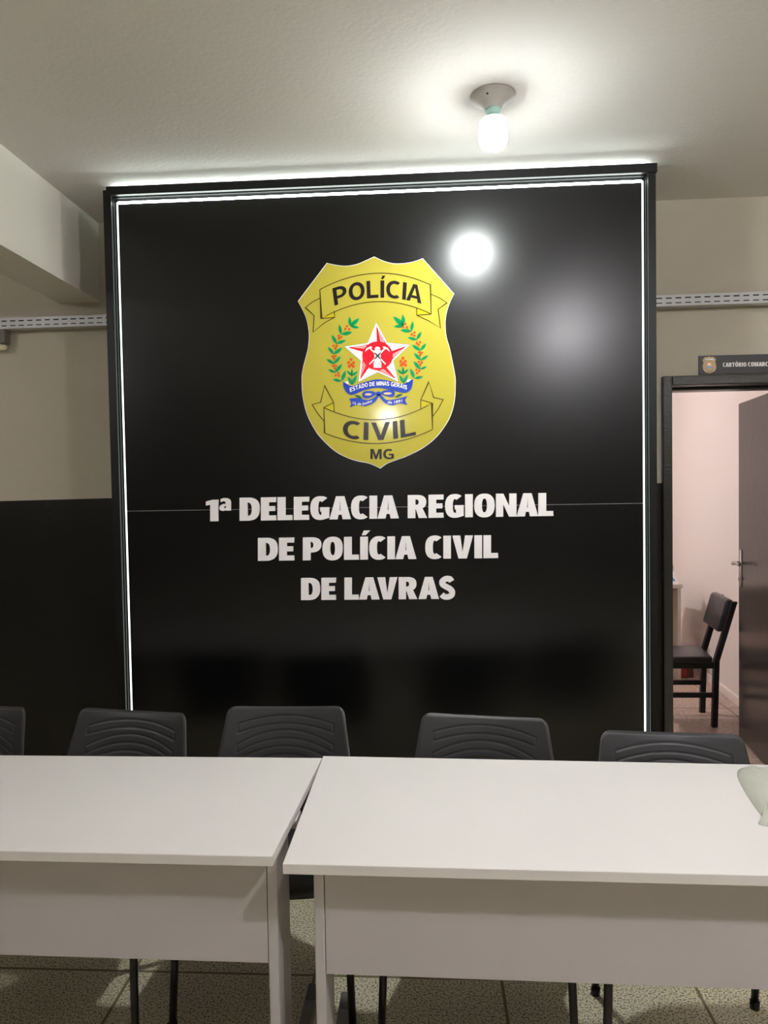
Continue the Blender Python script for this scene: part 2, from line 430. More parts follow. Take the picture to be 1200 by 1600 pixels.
# ------------------------------------------------------------------ the black lit sign panel
PF = 0.0                                    # front face of the board
sign = thing('sign_panel', 'tall black glossy panel with yellow shield and white lettering, edged by light strips', 'sign', (-0.19, 0.03, 0))
def sp(o): o.location = -Vector(sign.location); o.parent = sign; return o
XL, XR, ZT, ZS, ZBOT = -1.249, 0.868, 2.772, 1.5057, 0.285
sp(obj('board', BM((XL, XR, PF, 0.02, ZS + 0.0012, ZT)), m_board))
sp(obj('board', BM((XL, XR, PF, 0.02, ZBOT, ZS - 0.0012)), m_board))
strip = obj('seam_strip', BM((XL, XR, PF + 0.0015, 0.012, ZS - 0.0012, ZS + 0.0012)), m_galv); sp(strip)
FD = -0.030
sp(obj('frame_bar', BM((-1.299, -1.266, FD, 0.065, 0, 2.819), (-1.266, -1.2625, -0.012, 0.065, 0, 2.80)), m_frame, bevel=0.0015))
sp(obj('frame_bar', BM((0.884, 0.914, FD, 0.065, 0, 2.797), (0.8805, 0.884, -0.012, 0.065, 0, 2.79)), m_frame, bevel=0.0015))
sp(obj('frame_bar', BM((-1.284, 0.919, FD - 0.004, 0.065, 2.797, 2.832), (-1.262, 0.88, -0.012, 0.065, 2.7925, 2.797)), m_frame, bevel=0.0015))
sp(obj('frame_bar', BM((-1.266, 0.884, FD, 0.065, 0.20, 0.265)), m_frame, bevel=0.0015))
sp(obj('backing', BM((-1.266, 0.884, 0.04, 0.065, 0.265, 2.797)), m_frame))
sp(obj('light_strip', BM((-1.2560, -1.2495, 0.0005, 0.006, 0.29, 2.779)), m_led))
sp(obj('light_strip', BM((0.8685, 0.8750, 0.0005, 0.006, 0.29, 2.779)), m_led))
sp(obj('light_strip', BM((-1.2495, 0.8685, -0.002, 0.006, 2.7725, 2.7815)), m_led3))
sp(obj('light_strip', BM((-1.26, 0.885, 0.012, 0.024, 2.832, 2.840)), m_led2))

def to_panel(me, y):
    """2-D mesh given in photograph pixels (x, -y, height): place it on the board, height towards the viewer"""
    for v in me.vertices:
        h = v.co.z
        q = on(v.co.x, -v.co.y, 1, PF)
        v.co = (q.x - sign.location.x, y - h - sign.location.y, q.z)
    me.update(); return me

def part(name, me, m, parent=sign):
    o = link(name, me, parent, m); return o

def fit_text(s, x0, x1, ybase, cap, offset=0.0, spacing=1.0, shear=None):
    """text mesh in pixel space: spans x0..x1, baseline ybase(x), capital height cap(px)"""
    me = text_mesh(s, offset, spacing)
    xs = [v.co.x for v in me.vertices]; a, b = min(xs), max(xs)
    H = 0.729 + 2 * offset * 0.5        # capital height of the built-in face
    for v in me.vertices:
        x = x0 + (v.co.x - a) / (b - a) * (x1 - x0)
        yb = ybase(x) if callable(ybase) else ybase
        v.co = (x, -(yb - v.co.y / H * cap), 0)
    return me

# two sans faces drawn here: glyph outlines in units of the capital height (width, list of [outer, holes...])
def ell(cx, cy, rx, ry, a0=0, a1=360, n=28, p=2.4):
    o = []
    for k in range(n + 1):
        a = math.radians(a0 + (a1 - a0) * k / n); c, s_ = math.cos(a), math.sin(a)
        o.append((cx + rx * math.copysign(abs(c) ** (2 / p), c), cy + ry * math.copysign(abs(s_) ** (2 / p), s_)))
    return o
R4 = lambda x0, y0, x1, y1: [(x0, y0), (x1, y0), (x1, y1), (x0, y1)]
def ribbon(pts, wd):
    o = stroke(pts, wd); n = len(pts); L_, R_ = o[:n], o[n:][::-1]
    return [[[L_[i], L_[i + 1], R_[i + 1], R_[i]]] for i in range(n - 1)]
def make_face(w, t, W, p=2.4):
    """w stem, t bar thickness, W widths of the letters"""
    F = {}
    F['I'] = (w, [[R4(0, 0, w, 1)]])
    a = W['L']; F['L'] = (a, [[[(0, 0), (a, 0), (a - 0.01, t), (w, t), (w, 1), (0, 1)]]])
    a = W['E']; m0, m1 = 0.5 - t / 2 + 0.01, 0.5 + t / 2 + 0.01
    F['E'] = (a, [[[(0, 0), (a, 0), (a - 0.01, t), (w, t), (w, m0), (a - 0.05, m0), (a - 0.05, m1), (w, m1), (w, 1 - t), (a - 0.01, 1 - t), (a, 1), (0, 1)]]])
    a = W['D']; F['D'] = (a, [[[(0, 0)] + ell(a * 0.42, 0.5, a * 0.58, 0.5, -90, 90, p=p) + [(0, 1)], [(w, t)] + ell(a * 0.42, 0.5, a * 0.58 - w, 0.5 - t, -90, 90, p=p) + [(w, 1 - t)]]])
    a = W['O']; F['O'] = (a, [[ell(a / 2, 0.5, a / 2, 0.515, p=p), ell(a / 2, 0.5, a / 2 - w, 0.515 - t, p=p)]])
    a = W['C']; h = a * 0.58; F['C'] = (a, [[ell(h, 0.5, h, 0.515, 52, 308, p=p) + ell(h, 0.5, h - w, 0.515 - t, 304, 56, p=p)]])
    a = W['G']; h = a * 0.53
    F['G'] = (a, [[ell(h, 0.5, h, 0.515, 52, 285, p=p) + [(a, 0.07), (a, 0.53), (a * 0.52, 0.53), (a * 0.52, 0.53 - t * 0.85), (a - w, 0.53 - t * 0.85), (a - w, 0.17)] + ell(h, 0.5, h - w, 0.515 - t, 280, 56, p=p)]])
    a = W['A']; k = (a - w * 1.06) / 2
    F['A'] = (a, [[[(0, 0), (k, 1), (a - k, 1), (a, 0), (a - w * 1.05, 0), (a - w * 1.05 - 0.05 * a, 0.2), (w * 1.05 + 0.05 * a, 0.2), (w * 1.05, 0)],
                   [(w * 1.05 + 0.1 * a, 0.2 + t * 0.85), (a - w * 1.05 - 0.1 * a, 0.2 + t * 0.85), (a / 2, 0.80)]]])
    a = W['R']; F['R'] = (a, [[[(0, 0), (w, 0), (w, 0.38), (a * 0.42, 0.38), (a - w * 1.08, 0), (a, 0), (a * 0.76, 0.43)] + ell(a * 0.46, 0.69, a * 0.50, 0.31, -52, 90, p=p) + [(0, 1)],
                               [(w, 0.38 + t * 0.9)] + ell(a * 0.44, 0.69, a * 0.52 - w, 0.31 - t * 0.9, -90, 90, p=p) + [(w, 1 - t * 0.9)]]])
    a = W['P']; F['P'] = (a, [[[(0, 0), (w, 0), (w, 0.34)] + ell(a * 0.45, 0.67, a * 0.55, 0.33, -90, 90, p=p) + [(0, 1)], [(w, 0.34 + t * 0.9)] + ell(a * 0.43, 0.67, a * 0.57 - w, 0.33 - t * 0.9, -90, 90, p=p) + [(w, 1 - t * 0.9)]]])
    a = W['N']; q = w * 0.93; F['N'] = (a, [[[(0, 0), (q, 0), (q, 0.55), (a - q * 1.02, 0), (a, 0), (a, 1), (a - q, 1), (a - q, 0.45), (q * 1.02, 1), (0, 1)]]])
    a = W['V']; F['V'] = (a, [[[((a - w * 1.1) / 2, 0), ((a + w * 1.1) / 2, 0), (a, 1), (a - w * 1.04, 1), (a / 2, 0.27), (w * 1.04, 1), (0, 1)]]])
    a = W['T']; F['T'] = (a, [[[((a - w) / 2, 0), ((a + w) / 2, 0), ((a + w) / 2, 1 - t), (a, 1 - t), (a, 1), (0, 1), (0, 1 - t), ((a - w) / 2, 1 - t)]]])
    a = W['M']; q = w * 0.92; F['M'] = (a, [[[(0, 0), (q, 0), (q, 0.66), (a / 2 - q * 0.42, 0), (a / 2 + q * 0.42, 0), (a - q, 0.66), (a - q, 0), (a, 0), (a, 1), (a - q * 1.35, 1), (a / 2, 0.34), (q * 1.35, 1), (0, 1)]]])
    a = W['S']; b = (w + t) * 0.47
    x0, x1 = b / 2 + 0.01, a - b / 2
    F['S'] = (a, ribbon(catmull([(x1 - 0.02, 0.80), (a * 0.66, 0.905), (a * 0.40, 0.905), (x0, 0.80), (x0 + 0.01, 0.66), (a * 0.45, 0.545), (a * 0.66, 0.46), (x1, 0.33), (x1 - 0.02, 0.18), (a * 0.60, 0.095), (a * 0.34, 0.095), (x0 - 0.03, 0.19)], 5), b))
    F['1'] = (w * 1.55, [[[(w * 0.55, 0), (w * 1.55, 0), (w * 1.55, 0.93), (w * 0.85, 0.93), (0.0, 0.86), (0.0, 0.68), (w * 0.55, 0.72)]]])
    F['ª'] = (0.46, [[[(0.05, 0.95), (0.16, 1.0), (0.30, 0.99), (0.41, 0.93), (0.45, 0.83), (0.45, 0.45), (0.27, 0.45), (0.27, 0.49), (0.18, 0.435), (0.06, 0.46), (0.0, 0.56), (0.04, 0.68), (0.15, 0.74), (0.26, 0.755), (0.25, 0.82), (0.20, 0.86), (0.13, 0.855), (0.06, 0.82)],
                      [(0.27, 0.66), (0.21, 0.645), (0.175, 0.595), (0.20, 0.55), (0.27, 0.575)]]])
    return F
FACE_HEAVY = make_face(0.31, 0.215, dict(L=0.60, E=0.61, D=0.80, O=0.82, C=0.68, G=0.75, A=0.86, R=0.78, P=0.74, N=0.82, V=0.84, T=0.7, M=1.05, S=0.66))
FACE_BOLD = make_face(0.235, 0.18, dict(L=0.74, E=0.78, D=0.88, O=1.0, C=0.90, G=0.97, A=0.99, R=0.92, P=0.84, N=0.86, V=0.96, T=0.84, M=1.02, S=0.84), p=2.1)
def glyph_mesh(s, F, gap=0.035, space=0.2):
    bm = bmesh.new(); x = 0.0; prev = ' '
    for ch in s:
        if ch == ' ': x += space; prev = ch; continue
        base = {'Í': 'I', 'Ó': 'O'}.get(ch, ch)
        wd, polys = F[base]
        if prev in 'AV' and base in 'AV' or (prev + base) in ('LA', 'AL', 'CA', 'AC', 'GA', 'AR', 'AS', 'IA', 'NA'): x -= gap * 0.8
        if (prev + base) in ('AV', 'VA', 'LV'): x -= 0.10
        polys = list(polys); st = F['I'][0]
        if ch in 'ÍÓ': polys.append([[(px + wd / 2 - st / 2, py) for px, py in ((st * 0.2, 1.07), (st * 0.72, 1.07), (st * 1.3, 1.27), (st * 0.45, 1.27))]])
        for lp in polys:
            me = curve_mesh([[(px + x, py) for px, py in q] for q in lp], 0); bm.from_mesh(me); bpy.data.meshes.remove(me)
        x += wd + gap; prev = base
    me = bpy.data.meshes.new('text'); bm.to_mesh(me); bm.free()
    return me
def fit_glyphs(s, x0, x1, ybase, cap, F, gap=0.055, space=0.30, lean=0.0):
    me = glyph_mesh(s, F, gap, space)
    xs = [v.co.x for v in me.vertices]; a, b = min(xs), max(xs)
    for v in me.vertices:
        x = x0 + (v.co.x - a) / (b - a) * (x1 - x0)
        yb = ybase(x) if callable(ybase) else ybase
        h = v.co.y * cap
        if lean: x += lean * (ybase(x + 0.5) - ybase(x - 0.5)) * (h - cap * 0.5)
        v.co = (x, -(yb - h), 0)
    return me

def bake(name, loops, m, y, parent, ext=0.0):
    me = curve_mesh([[(q[0], -q[1]) for q in lp] for lp in loops], 0)
    if ext: solid(me, ext)
    return part(name, to_panel(me, y), m, parent)

# three rows of white letters
def row(s, x0, x1, yl, yr, cap):
    me = fit_glyphs(s, x0, x1, lambda x: yl + (yr - yl) * (x - x0) / (x1 - x0), cap, FACE_HEAVY)
    solid(me, 0.012)
    part('lettering', to_panel(me, PF), m_letter)
row('1ª DELEGACIA REGIONAL', 323, 864, 814.5, 806, 36)
row('DE POLÍCIA CIVIL', 404, 778, 876, 871.5, 35.5)
row('DE LAVRAS', 471, 711, 937, 935, 34)

# shield emblem; coordinates in a 4x enlargement of the photograph
A = lambda X, Y: (440 + X / 4.0, 380 + Y / 4.0)
B2 = lambda X, Y: (490 + X / 6.0, 470 + Y / 6.0)
C7 = lambda X, Y: (520 + X / 8.571, 560 + Y / 8.571)
D8 = lambda X, Y: (530 + X / 10.0, 490 + Y / 10.0)
mp = lambda f, pts: [f(*q) for q in pts]
def shield_outline():
    cv = lambda ox, oy, pts: [((ox + x / 8.571 - 440) * 4, (oy + y / 8.571 - 380) * 4) for x, y in pts]
    peak = cv(460, 390, [(1070, 105)]); tip = cv(460, 580, [(1152, 1295)])
    o = catmull(peak + cv(590, 390, [(90, 167), (220, 196), (350, 194), (480, 171), (600, 128)]), 4)
    o += catmull(cv(590, 390, [(1018, 600), (972, 692), (930, 810), (906, 930), (904, 1060), (920, 1190), (962, 1335)]) +
                 cv(590, 580, [(1030, 50), (1037, 190), (1030, 350), (1005, 490), (960, 620), (890, 740), (790, 870), (660, 985), (520, 1070), (370, 1140), (230, 1190), (120, 1235)]) + tip, 4)[:-1]
    o += catmull(tip + cv(460, 580, [(1070, 1256), (980, 1222), (860, 1200), (730, 1160), (570, 1080), (440, 970), (320, 840), (230, 690), (165, 540), (125, 370), (108, 200), (115, 0)]) +
                 cv(460, 390, [(180, 1371), (195, 1280), (203, 1160), (192, 1040), (160, 910), (110, 800), (55, 700)]), 4)
    o += catmull(cv(460, 390, [(440, 190), (580, 220), (710, 228), (840, 205), (960, 155)]) + peak, 4)[:-1]
    return o
SO = shield_outline()
cx, cy = 600, 730
grow = [(cx + (x - cx) * 1.008, cy + (y - cy) * 1.007) for x, y in SO]
em = bake('shield_emblem', [mp(A, grow)], m_white, PF, sign, 0.0035)
bake('shield_face', [mp(A, SO)], m_yellow, PF - 0.0035, em, 0.0008)
Y1 = PF - 0.0047; Y2 = Y1 - 0.0004; Y3 = Y2 - 0.0004; Y4 = Y3 - 0.0004; Y5 = Y4 - 0.0004
LW = 4.6
def lines(name, polys, m, y, f, wd):
    for pl in polys:
        bm = bmesh.new()
        pts = [Vector((q[0], q[1])) for q in mp(f, pl)]
        out = stroke(pts, wd); n = len(pts)
        Lh = [bm.verts.new((q[0], -q[1], 0)) for q in out[:n]]; Rh = [bm.verts.new((q[0], -q[1], 0)) for q in out[n:][::-1]]
        for i in range(n - 1): bm.faces.new((Lh[i], Lh[i + 1], Rh[i + 1], Rh[i]))
        me = bpy.data.meshes.new(name); bm.to_mesh(me); bm.free()
        part(name, to_panel(me, y), m, em)
ub = [arc3((240, 292), (588, 190), (930, 262)) + [(935, 445)], arc3((935, 445), (592, 367), (250, 473)) + [(240, 292)],
      [(241, 345), (190, 372), (150, 405), (205, 455), (198, 558), (268, 500), (333, 465), (330, 427)], [(250, 473), (333, 465)],
      [(932, 320), (985, 343), (1033, 375), (978, 415), (993, 533), (920, 488), (845, 452), (845, 405)], [(845, 452), (935, 445)]]
lb = [arc3((265, 1028), (610, 1104), (940, 1000)) + [(943, 1165)], arc3((943, 1165), (610, 1252), (270, 1187)) + [(265, 1028)],
      [(266, 1112), (228, 1066), (192, 1010), (245, 995), (270, 892), (327, 997), (330, 1052)], [(265, 1028), (327, 997)],
      [(943, 1085), (980, 1035), (1010, 978), (950, 965), (920, 868), (870, 980), (870, 1035)], [(870, 980), (940, 1000)]]
def multi(name, polys, m, y, f, parent=None):
    for pl in polys:
        me = curve_mesh([[(q[0], -q[1]) for q in mp(f, pl)]], 0)
        part(name, to_panel(me, y), m, parent or em)
multi('banner_fold', [[(250, 473), (333, 465), (330, 427)], [(845, 452), (935, 445), (845, 405)], [(265, 1028), (327, 997), (330, 1052)], [(870, 980), (940, 1000), (870, 1035)]], m_yellow2, Y1, A)
lines('banner_outline', ub, m_line, Y2, A, 1.3)
lines('banner_outline', lb, m_line, Y2, A, 1.3)
def quad(a, b, c):
    (x1, y1), (x2, y2), (x3, y3) = a, b, c
    return lambda x: y1 * (x - x2) * (x - x3) / ((x1 - x2) * (x1 - x3)) + y2 * (x - x1) * (x - x3) / ((x2 - x1) * (x2 - x3)) + y3 * (x - x1) * (x - x2) / ((x3 - x1) * (x3 - x2))
def badge_text(s, x0, x1, b, cap, off, m, y, spacing=0.13):
    f = quad(*b) if isinstance(b, tuple) else b
    me = fit_glyphs(s, x0, x1, f, cap, FACE_BOLD, spacing, 0.42, 0.4 if callable(f) else 0) if s.isupper() else fit_text(s, x0, x1, f, cap, off)
    return part('emblem_lettering', to_panel(me, y), m, em)
badge_text('POLÍCIA', A(325, 0)[0], A(880, 0)[0], (A(330, 391), A(600, 343), A(880, 380)), 27.0, 0.03, m_ink, Y2)
badge_text('CIVIL', A(385, 0)[0], A(835, 0)[0], (A(390, 1214), A(600, 1231), A(835, 1199)), 27.5, 0.03, m_ink, Y2)
badge_text('MG', 578.9, 615.6, 717.3, 15.6, 0.03, m_ink, Y2)

def leaf_shape(b, t, wd=0.34):
    b = Vector(b); t = Vector(t); d = t - b; n = Vector((-d.y, d.x)) * wd
    return [tuple(v) for v in [b, b + d * 0.25 + n * 0.42, b + d * 0.5 + n * 0.55, b + d * 0.78 + n * 0.38, t, b + d * 0.78 - n * 0.3, b + d * 0.5 - n * 0.5, b + d * 0.25 - n * 0.42]]
sprigs = [((345, 240), [(335, 150), (430, 165), (430, 255)]), ((260, 318), [(240, 225), (365, 295)]), ((218, 405), [(170, 322), (305, 370)]), ((193, 503), [(133, 435), (270, 440)]),
          ((193, 592), [(120, 548), (255, 520)]), ((203, 675), [(137, 645), (268, 592)]), ((265, 755), [(180, 740), (300, 655)]),
          ((845, 240), [(835, 130), (745, 150), (750, 245)]), ((915, 290), [(930, 195), (812, 278)]), ((965, 370), [(1010, 290), (880, 345)]), ((1000, 470), [(1055, 400), (920, 415)]),
          ((1005, 560), [(1075, 512), (940, 490)]), ((1000, 645), [(1062, 615), (935, 568)]), ((945, 730), [(905, 635), (1028, 712)]),
          ((360, 705), [(360, 640), (310, 655), (418, 660)]), ((362, 790), [(322, 710), (405, 695)]), ((838, 690), [(838, 620), (780, 645), (890, 640)]), ((845, 775), [(805, 700), (882, 690)])]
LV = [leaf_shape(b, t) for b, ts in sprigs for t in ts]
multi('laurel_leaf', LV, m_green, Y1, B2)
lines('leaf_vein', [[b, (b[0] + (t[0] - b[0]) * 0.7, b[1] + (t[1] - b[1]) * 0.7)] for b, ts in sprigs for t in ts] +
      [[(300, 270), (255, 320), (217, 405), (195, 503), (193, 592), (203, 675)], [(860, 250), (915, 290), (965, 370), (1000, 470), (1005, 560), (1000, 645)], [(360, 640), (362, 790)], [(838, 620), (845, 775)]], m_dgreen, Y2, B2, 0.5)
def disc(c, r, n=14, ry=None): return [(c[0] + r * math.cos(2 * PI * k / n), c[1] + (ry or r) * math.sin(2 * PI * k / n)) for k in range(n)]
bers = [(315, 240), (300, 265), (335, 270), (235, 330), (240, 355), (262, 345), (190, 425), (220, 425), (205, 450), (180, 525), (208, 520), (195, 545), (183, 612), (212, 610), (200, 635), (235, 680), (210, 700), (240, 705),
        (860, 220), (840, 250), (875, 250), (945, 300), (920, 320), (945, 330), (998, 390), (968, 400), (985, 415), (990, 485), (1015, 490), (1000, 510), (985, 575), (1015, 580), (1000, 600), (965, 650), (990, 660), (970, 680)]
flow = [(352, 552), (330, 582), (376, 582), (336, 617), (374, 617), (355, 602), (838, 540), (818, 570), (860, 570), (822, 605), (862, 605), (840, 590)]
multi('berry', [disc(c, 12, 10) for c in bers] + [disc(c, 15, 10) for c in flow], m_orange, Y2, B2)
# star
so = [(580, 135), (755, 455), (1110, 490), (850, 740), (930, 1075), (602, 922), (295, 1080), (335, 740), (75, 515), (445, 462)]
ctr = (597, 665)
sc = lambda k: [(ctr[0] + (x - ctr[0]) * k, ctr[1] + (y - ctr[1]) * k) for x, y in so]
multi('star_outline', [sc(1.0)], m_grey, Y1, D8)
multi('star', [sc(0.982)], m_white, Y2, D8)
s2 = sc(0.88)
facets = [[s2[i], s2[(i + 1) % 10], ctr] for i in (0, 4, 8)] + [[s2[2], s2[3], ctr], [s2[6], s2[7], ctr]]
multi('star_facet', facets, m_red, Y3, D8)
st = []
for tri in facets:
    a, b, c = [Vector(v) for v in tri]
    for k in (0.22, 0.4, 0.58, 0.76):
        st.append([tuple(a + (b - a) * k * 0.9), tuple(b + (c - b) * k * 0.55 if False else (c + (b - c) * (0.45 + 0.5 * k)))])
lines('facet_stripe', st, m_white, Y4, D8, 0.55)
multi('red_disc', [disc((602, 663), 238, 40, 225)], m_red, Y5, D8)
Y6 = Y5 - 0.0004; Y7 = Y6 - 0.0004
tools = [[(468, 790), (480, 802), (735, 548), (716, 532)], [(735, 790), (722, 802), (470, 548), (484, 532)],
         [(400, 605), (430, 545), (500, 515), (520, 535), (455, 562)], [(795, 605), (765, 545), (700, 515), (680, 535), (742, 562)],
         disc((600, 552), 42, 20, 30), [(548, 575), (652, 575), (650, 765), (550, 765)], [(538, 762), (662, 762), (658, 850), (542, 850)]]
multi('lantern_piece', tools, m_white, Y6, D8)
lines('lantern_line', [[(548, 765), (652, 765)], [(545, 790), (655, 790)], [(560, 575), (640, 575)], [(556, 590), (556, 755)], [(644, 590), (644, 755)],
                        [(600, 610), (622, 655), (622, 700), (600, 730), (578, 700), (578, 655), (600, 610)]], m_grey, Y7, D8, 0.32)
# blue ribbons
rb = catmull([(140, 312), (200, 352), (262, 372), (420, 322), (600, 283), (780, 308), (915, 345), (1000, 322), (1072, 276)], 5) + \
     catmull([(1076, 300), (1055, 400), (1010, 450), (940, 462), (800, 430), (600, 396), (420, 430), (265, 490), (185, 455), (145, 380)], 5)
r1 = catmull([(220, 540), (330, 532), (470, 558), (560, 520), (600, 478)], 4) + catmull([(622, 500), (560, 590), (430, 642), (325, 622), (232, 660)], 4) + [(250, 602)]
r2 = catmull([(600, 490), (640, 480), (720, 556), (850, 545), (1000, 505)], 4) + [(968, 560)] + catmull([(1000, 628), (900, 605), (790, 632), (690, 592), (618, 508)], 4)
multi('blue_ribbon', [rb, r1, r2, disc((612, 472), 36, 16, 28)], m_blue, Y3, C7)
lp1 = catmull([(585, 478), (530, 440), (430, 442), (395, 480), (415, 530), (500, 530)], 5, True); lp2 = catmull([(640, 470), (690, 430), (800, 430), (830, 462), (815, 515), (730, 510)], 5, True)
multi('bow_loop', [lp1, lp2], m_blue, Y3, C7)
multi('bow_opening', [disc((475, 484), 46, 14, 15), disc((735, 472), 56, 14, 15)], m_peach, Y4, C7)
multi('ribbon_leaf', [leaf_shape((400, 540), (290, 492), 0.3), leaf_shape((830, 525), (940, 475), 0.3)], m_dgreen, Y2, C7)
multi('ribbon_end', [[(160, 315), (205, 308), (222, 350), (185, 340)], [(985, 318), (1010, 275), (1050, 285), (1020, 318)]], m_white, Y4, C7)
badge_text('ESTADO DE MINAS GERAIS', C7(230, 0)[0], C7(995, 0)[0], (C7(235, 452), C7(605, 366), C7(990, 420)), 6.4, 0.01, m_white, Y4)
badge_text('15 de Junho', C7(270, 0)[0], C7(525, 0)[0], (C7(270, 612), C7(400, 624), C7(525, 582)), 4.0, 0.01, m_white, Y4)
badge_text('de 1891', C7(735, 0)[0], C7(928, 0)[0], (C7(735, 606), C7(820, 606), C7(928, 586)), 4.6, 0.01, m_white, Y4)

# ------------------------------------------------------------------ ceiling lamps
lb_ = on(770, 150, 2, ZC)
lamp = thing('ceiling_lamp', 'bare white bulb in a round ceiling socket above the black panel', 'lamp', (lb_.x, lb_.y, ZC), 0, 'bare bulb lamps on the hall ceiling')
obj('ceiling_plate', lathe(bmesh.new(), [(0, 0), (0.072, 0), (0.072, -0.007), (0.068, -0.012), (0.05, -0.02), (0.036, -0.03), (0.03, -0.04), (0.026, -0.043), (0, -0.043)]), m_rose, lamp, True)
obj('screw', lathe(bmesh.new(), [(0, -0.0165), (0.0035, -0.0165), (0.0035, -0.0225), (0, -0.0225)], 10, (-0.022, -0.05, 0.003)), m_dark, lamp)
obj('socket', lathe(bmesh.new(), [(0, -0.04), (0.024, -0.04), (0.025, -0.052), (0.019, -0.056), (0.019, -0.066), (0.03, -0.071), (0.036, -0.078), (0, -0.078)]), m_socket, lamp, True)
bp = [(0, -0.076), (0.036, -0.076), (0.042, -0.079), (0.0445, -0.085), (0.0445, -0.096), (0.043, -0.098), (0.046, -0.102)]
bp += [(0.046, -0.135)] + [(0.014 + 0.032 * math.cos(a), -0.137 - 0.032 * math.sin(a)) for a in [k * PI / 2 / 7 for k in range(8)]] + [(0, -0.169)]
bulb = obj('bulb', lathe(bmesh.new(), bp, 32), m_bulb, lamp, True)
# two more of the same lamps further back in the hall: their reflections stand in the black panel
l2 = dup(lamp, 'bare bulb lamp right of the camera, mirrored as the softer glow in the panel', (1.06, -2.5, ZC))
l3 = dup(lamp, 'bare bulb lamp far behind the camera, mirrored as the glint on the shield', (-0.6, -8.6, ZC))
l5 = dup(lamp, 'added fill bulb in the left bay of the hall beyond the ceiling beam', (-3.0, -2.3, ZC))  # unseen fill lamp, added to brighten the hall from the left
l6 = dup(lamp, 'added fill bulb by the right wall of the hall', (2.45, -2.6, ZC))  # another added fill lamp, set where the panel does not mirror it
for l in (l2, l3, l5, l6):
    for c in l.children:
        if c.name.startswith('bulb'):
            c.data = c.data.copy(); c.data.materials.clear(); c.data.materials.append({l2: m_bulb4, l6: m_bulb5, l3: m_bulb6}.get(l, m_bulb2))
l4 = dup(lamp, 'bare bulb lamp on the office ceiling beyond the doorway', (0.35, 2.7, ZC)); l4['group'] = 'office ceiling lamps'
for c in l4.children:
    if c.name.startswith('bulb'):
        c.data = c.data.copy(); c.data.materials.clear(); c.data.materials.append(m_bulb3)

# ------------------------------------------------------------------ desks
def desk(name, label, corners, legs, group):
    """corners: front-left, front-right, back-right, back-left of the top; legs: x of the outer face of each leg (left, right)"""
    fl, fr, br, bl = [Vector(c) for c in corners]
    ctr = (fl + fr + br + bl) / 4
    t = thing(name, label, 'desk', (ctr.x, ctr.y, 0), 0, group)
    def lo(o): o.location = -Vector(t.location); o.parent = t; return o
    zt, th = 0.75, 0.024
    bm = bmesh.new(); hexa(bm, [(c.x, c.y, zt - th) for c in (fl, fr, br, bl)], [(c.x, c.y, zt) for c in (fl, fr, br, bl)])
    top = lo(obj('desk_top', bm, m_desk, bevel=0.002))
    ux = (fr - fl).normalized(); uy = (bl - fl).normalized()
    P = lambda a, b, z: tuple((fl + ux * a + uy * b).xy) + (z,)
    def blk(bm, a0, a1, b0, b1, z0, z1):
        hexa(bm, [P(a0, b0, z0), P(a1, b0, z0), P(a1, b1, z0), P(a0, b1, z0)], [P(a0, b0, z1), P(a1, b0, z1), P(a1, b1, z1), P(a0, b1, z1)]); return bm
    a_l, a_r = legs
    lw, ov = 0.024, 0.066
    lo(obj('modesty_panel', blk(bmesh.new(), a_l + lw + 0.0015, a_r - lw - 0.0015, ov + 0.002, ov + 0.02, 0.455, zt - th), m_modesty, bevel=0.001))
    for a, s in ((a_l, 1), (a_r, -1)):
        x0, x1 = (a, a + lw) if s > 0 else (a - lw, a)
        lg = lo(obj('leg', blk(bmesh.new(), x0, x1, ov, ov + 0.145, 0.03, zt - th), m_leg, bevel=0.003))
        c = (x0 + x1) / 2 - s * 0.004
        bm = blk(bmesh.new(), c - 0.017, c + 0.017, 0.03, 0.52, 0.004, 0.034)
        ft = obj('foot', bm, m_foot, bevel=0.003); ft.parent = lg
        for b0, b1 in ((0.521, 0.60), (0.0, 0.029)):
            cp = obj('foot_cap', blk(bmesh.new(), c - 0.0175, c + 0.0175, b0, b1, 0.0, 0.030), m_cap, bevel=0.004); cp.parent = lg
        bk = lo(obj('bracket', blk(bmesh.new(), x0 - (0.026 if s > 0 else 0.0), x1 + (0.020 if s < 0 else 0.0), 0.225, 0.285, zt - th - 0.022, zt - th - 0.0005), m_leg, bevel=0.001))
    return t
GD = 'white desks pushed end to end'
desk('desk', 'white desk on the left, its right end against the other white desk', [(-1.80, -1.313), (-0.361, -1.331), (-0.334, -0.738), (-1.80, -0.728)], (0.05, 1.434), GD)
desk('desk', 'white desk on the right, with the crumpled clear film on it', [(-0.331, -1.362), (1.22, -1.390), (1.245, -0.781), (-0.333, -0.722)], (0.058, 1.50), GD)

# crumpled clear film on the right desk
bm = bmesh.new(); nx, ny = 36, 30
out = catmull([(0.874, -0.845), (0.905, -0.805), (0.955, -0.80), (1.02, -0.84), (1.09, -0.90), (1.10, -1.05), (1.02, -1.17), (0.90, -1.18), (0.82, -1.165), (0.795, -1.148), (0.818, -1.125), (0.83, -1.04), (0.85, -0.93)], 5, True)
cxf, cyf = 0.94, -0.98
rings = []
for k in range(9):
    f = k / 8.0
    ring = []
    for i, q in enumerate(out):
        x = cxf + (q[0] - cxf) * (1 - f); y = cyf + (q[1] - cyf) * (1 - f)
        hgt = 0.002 + 0.032 * (1 - (1 - f) ** 3) + (0.006 * math.sin(i * 0.9 + k * 1.7) * math.sin(k * 0.8) if 0 < k < 8 else 0)
        ring.append((x, y, 0.7505 + hgt))
    rings.append([bm.verts.new(v) for v in ring] if k < 8 else [bm.verts.new((cxf, cyf, 0.7505 + 0.036))])
n = len(out)
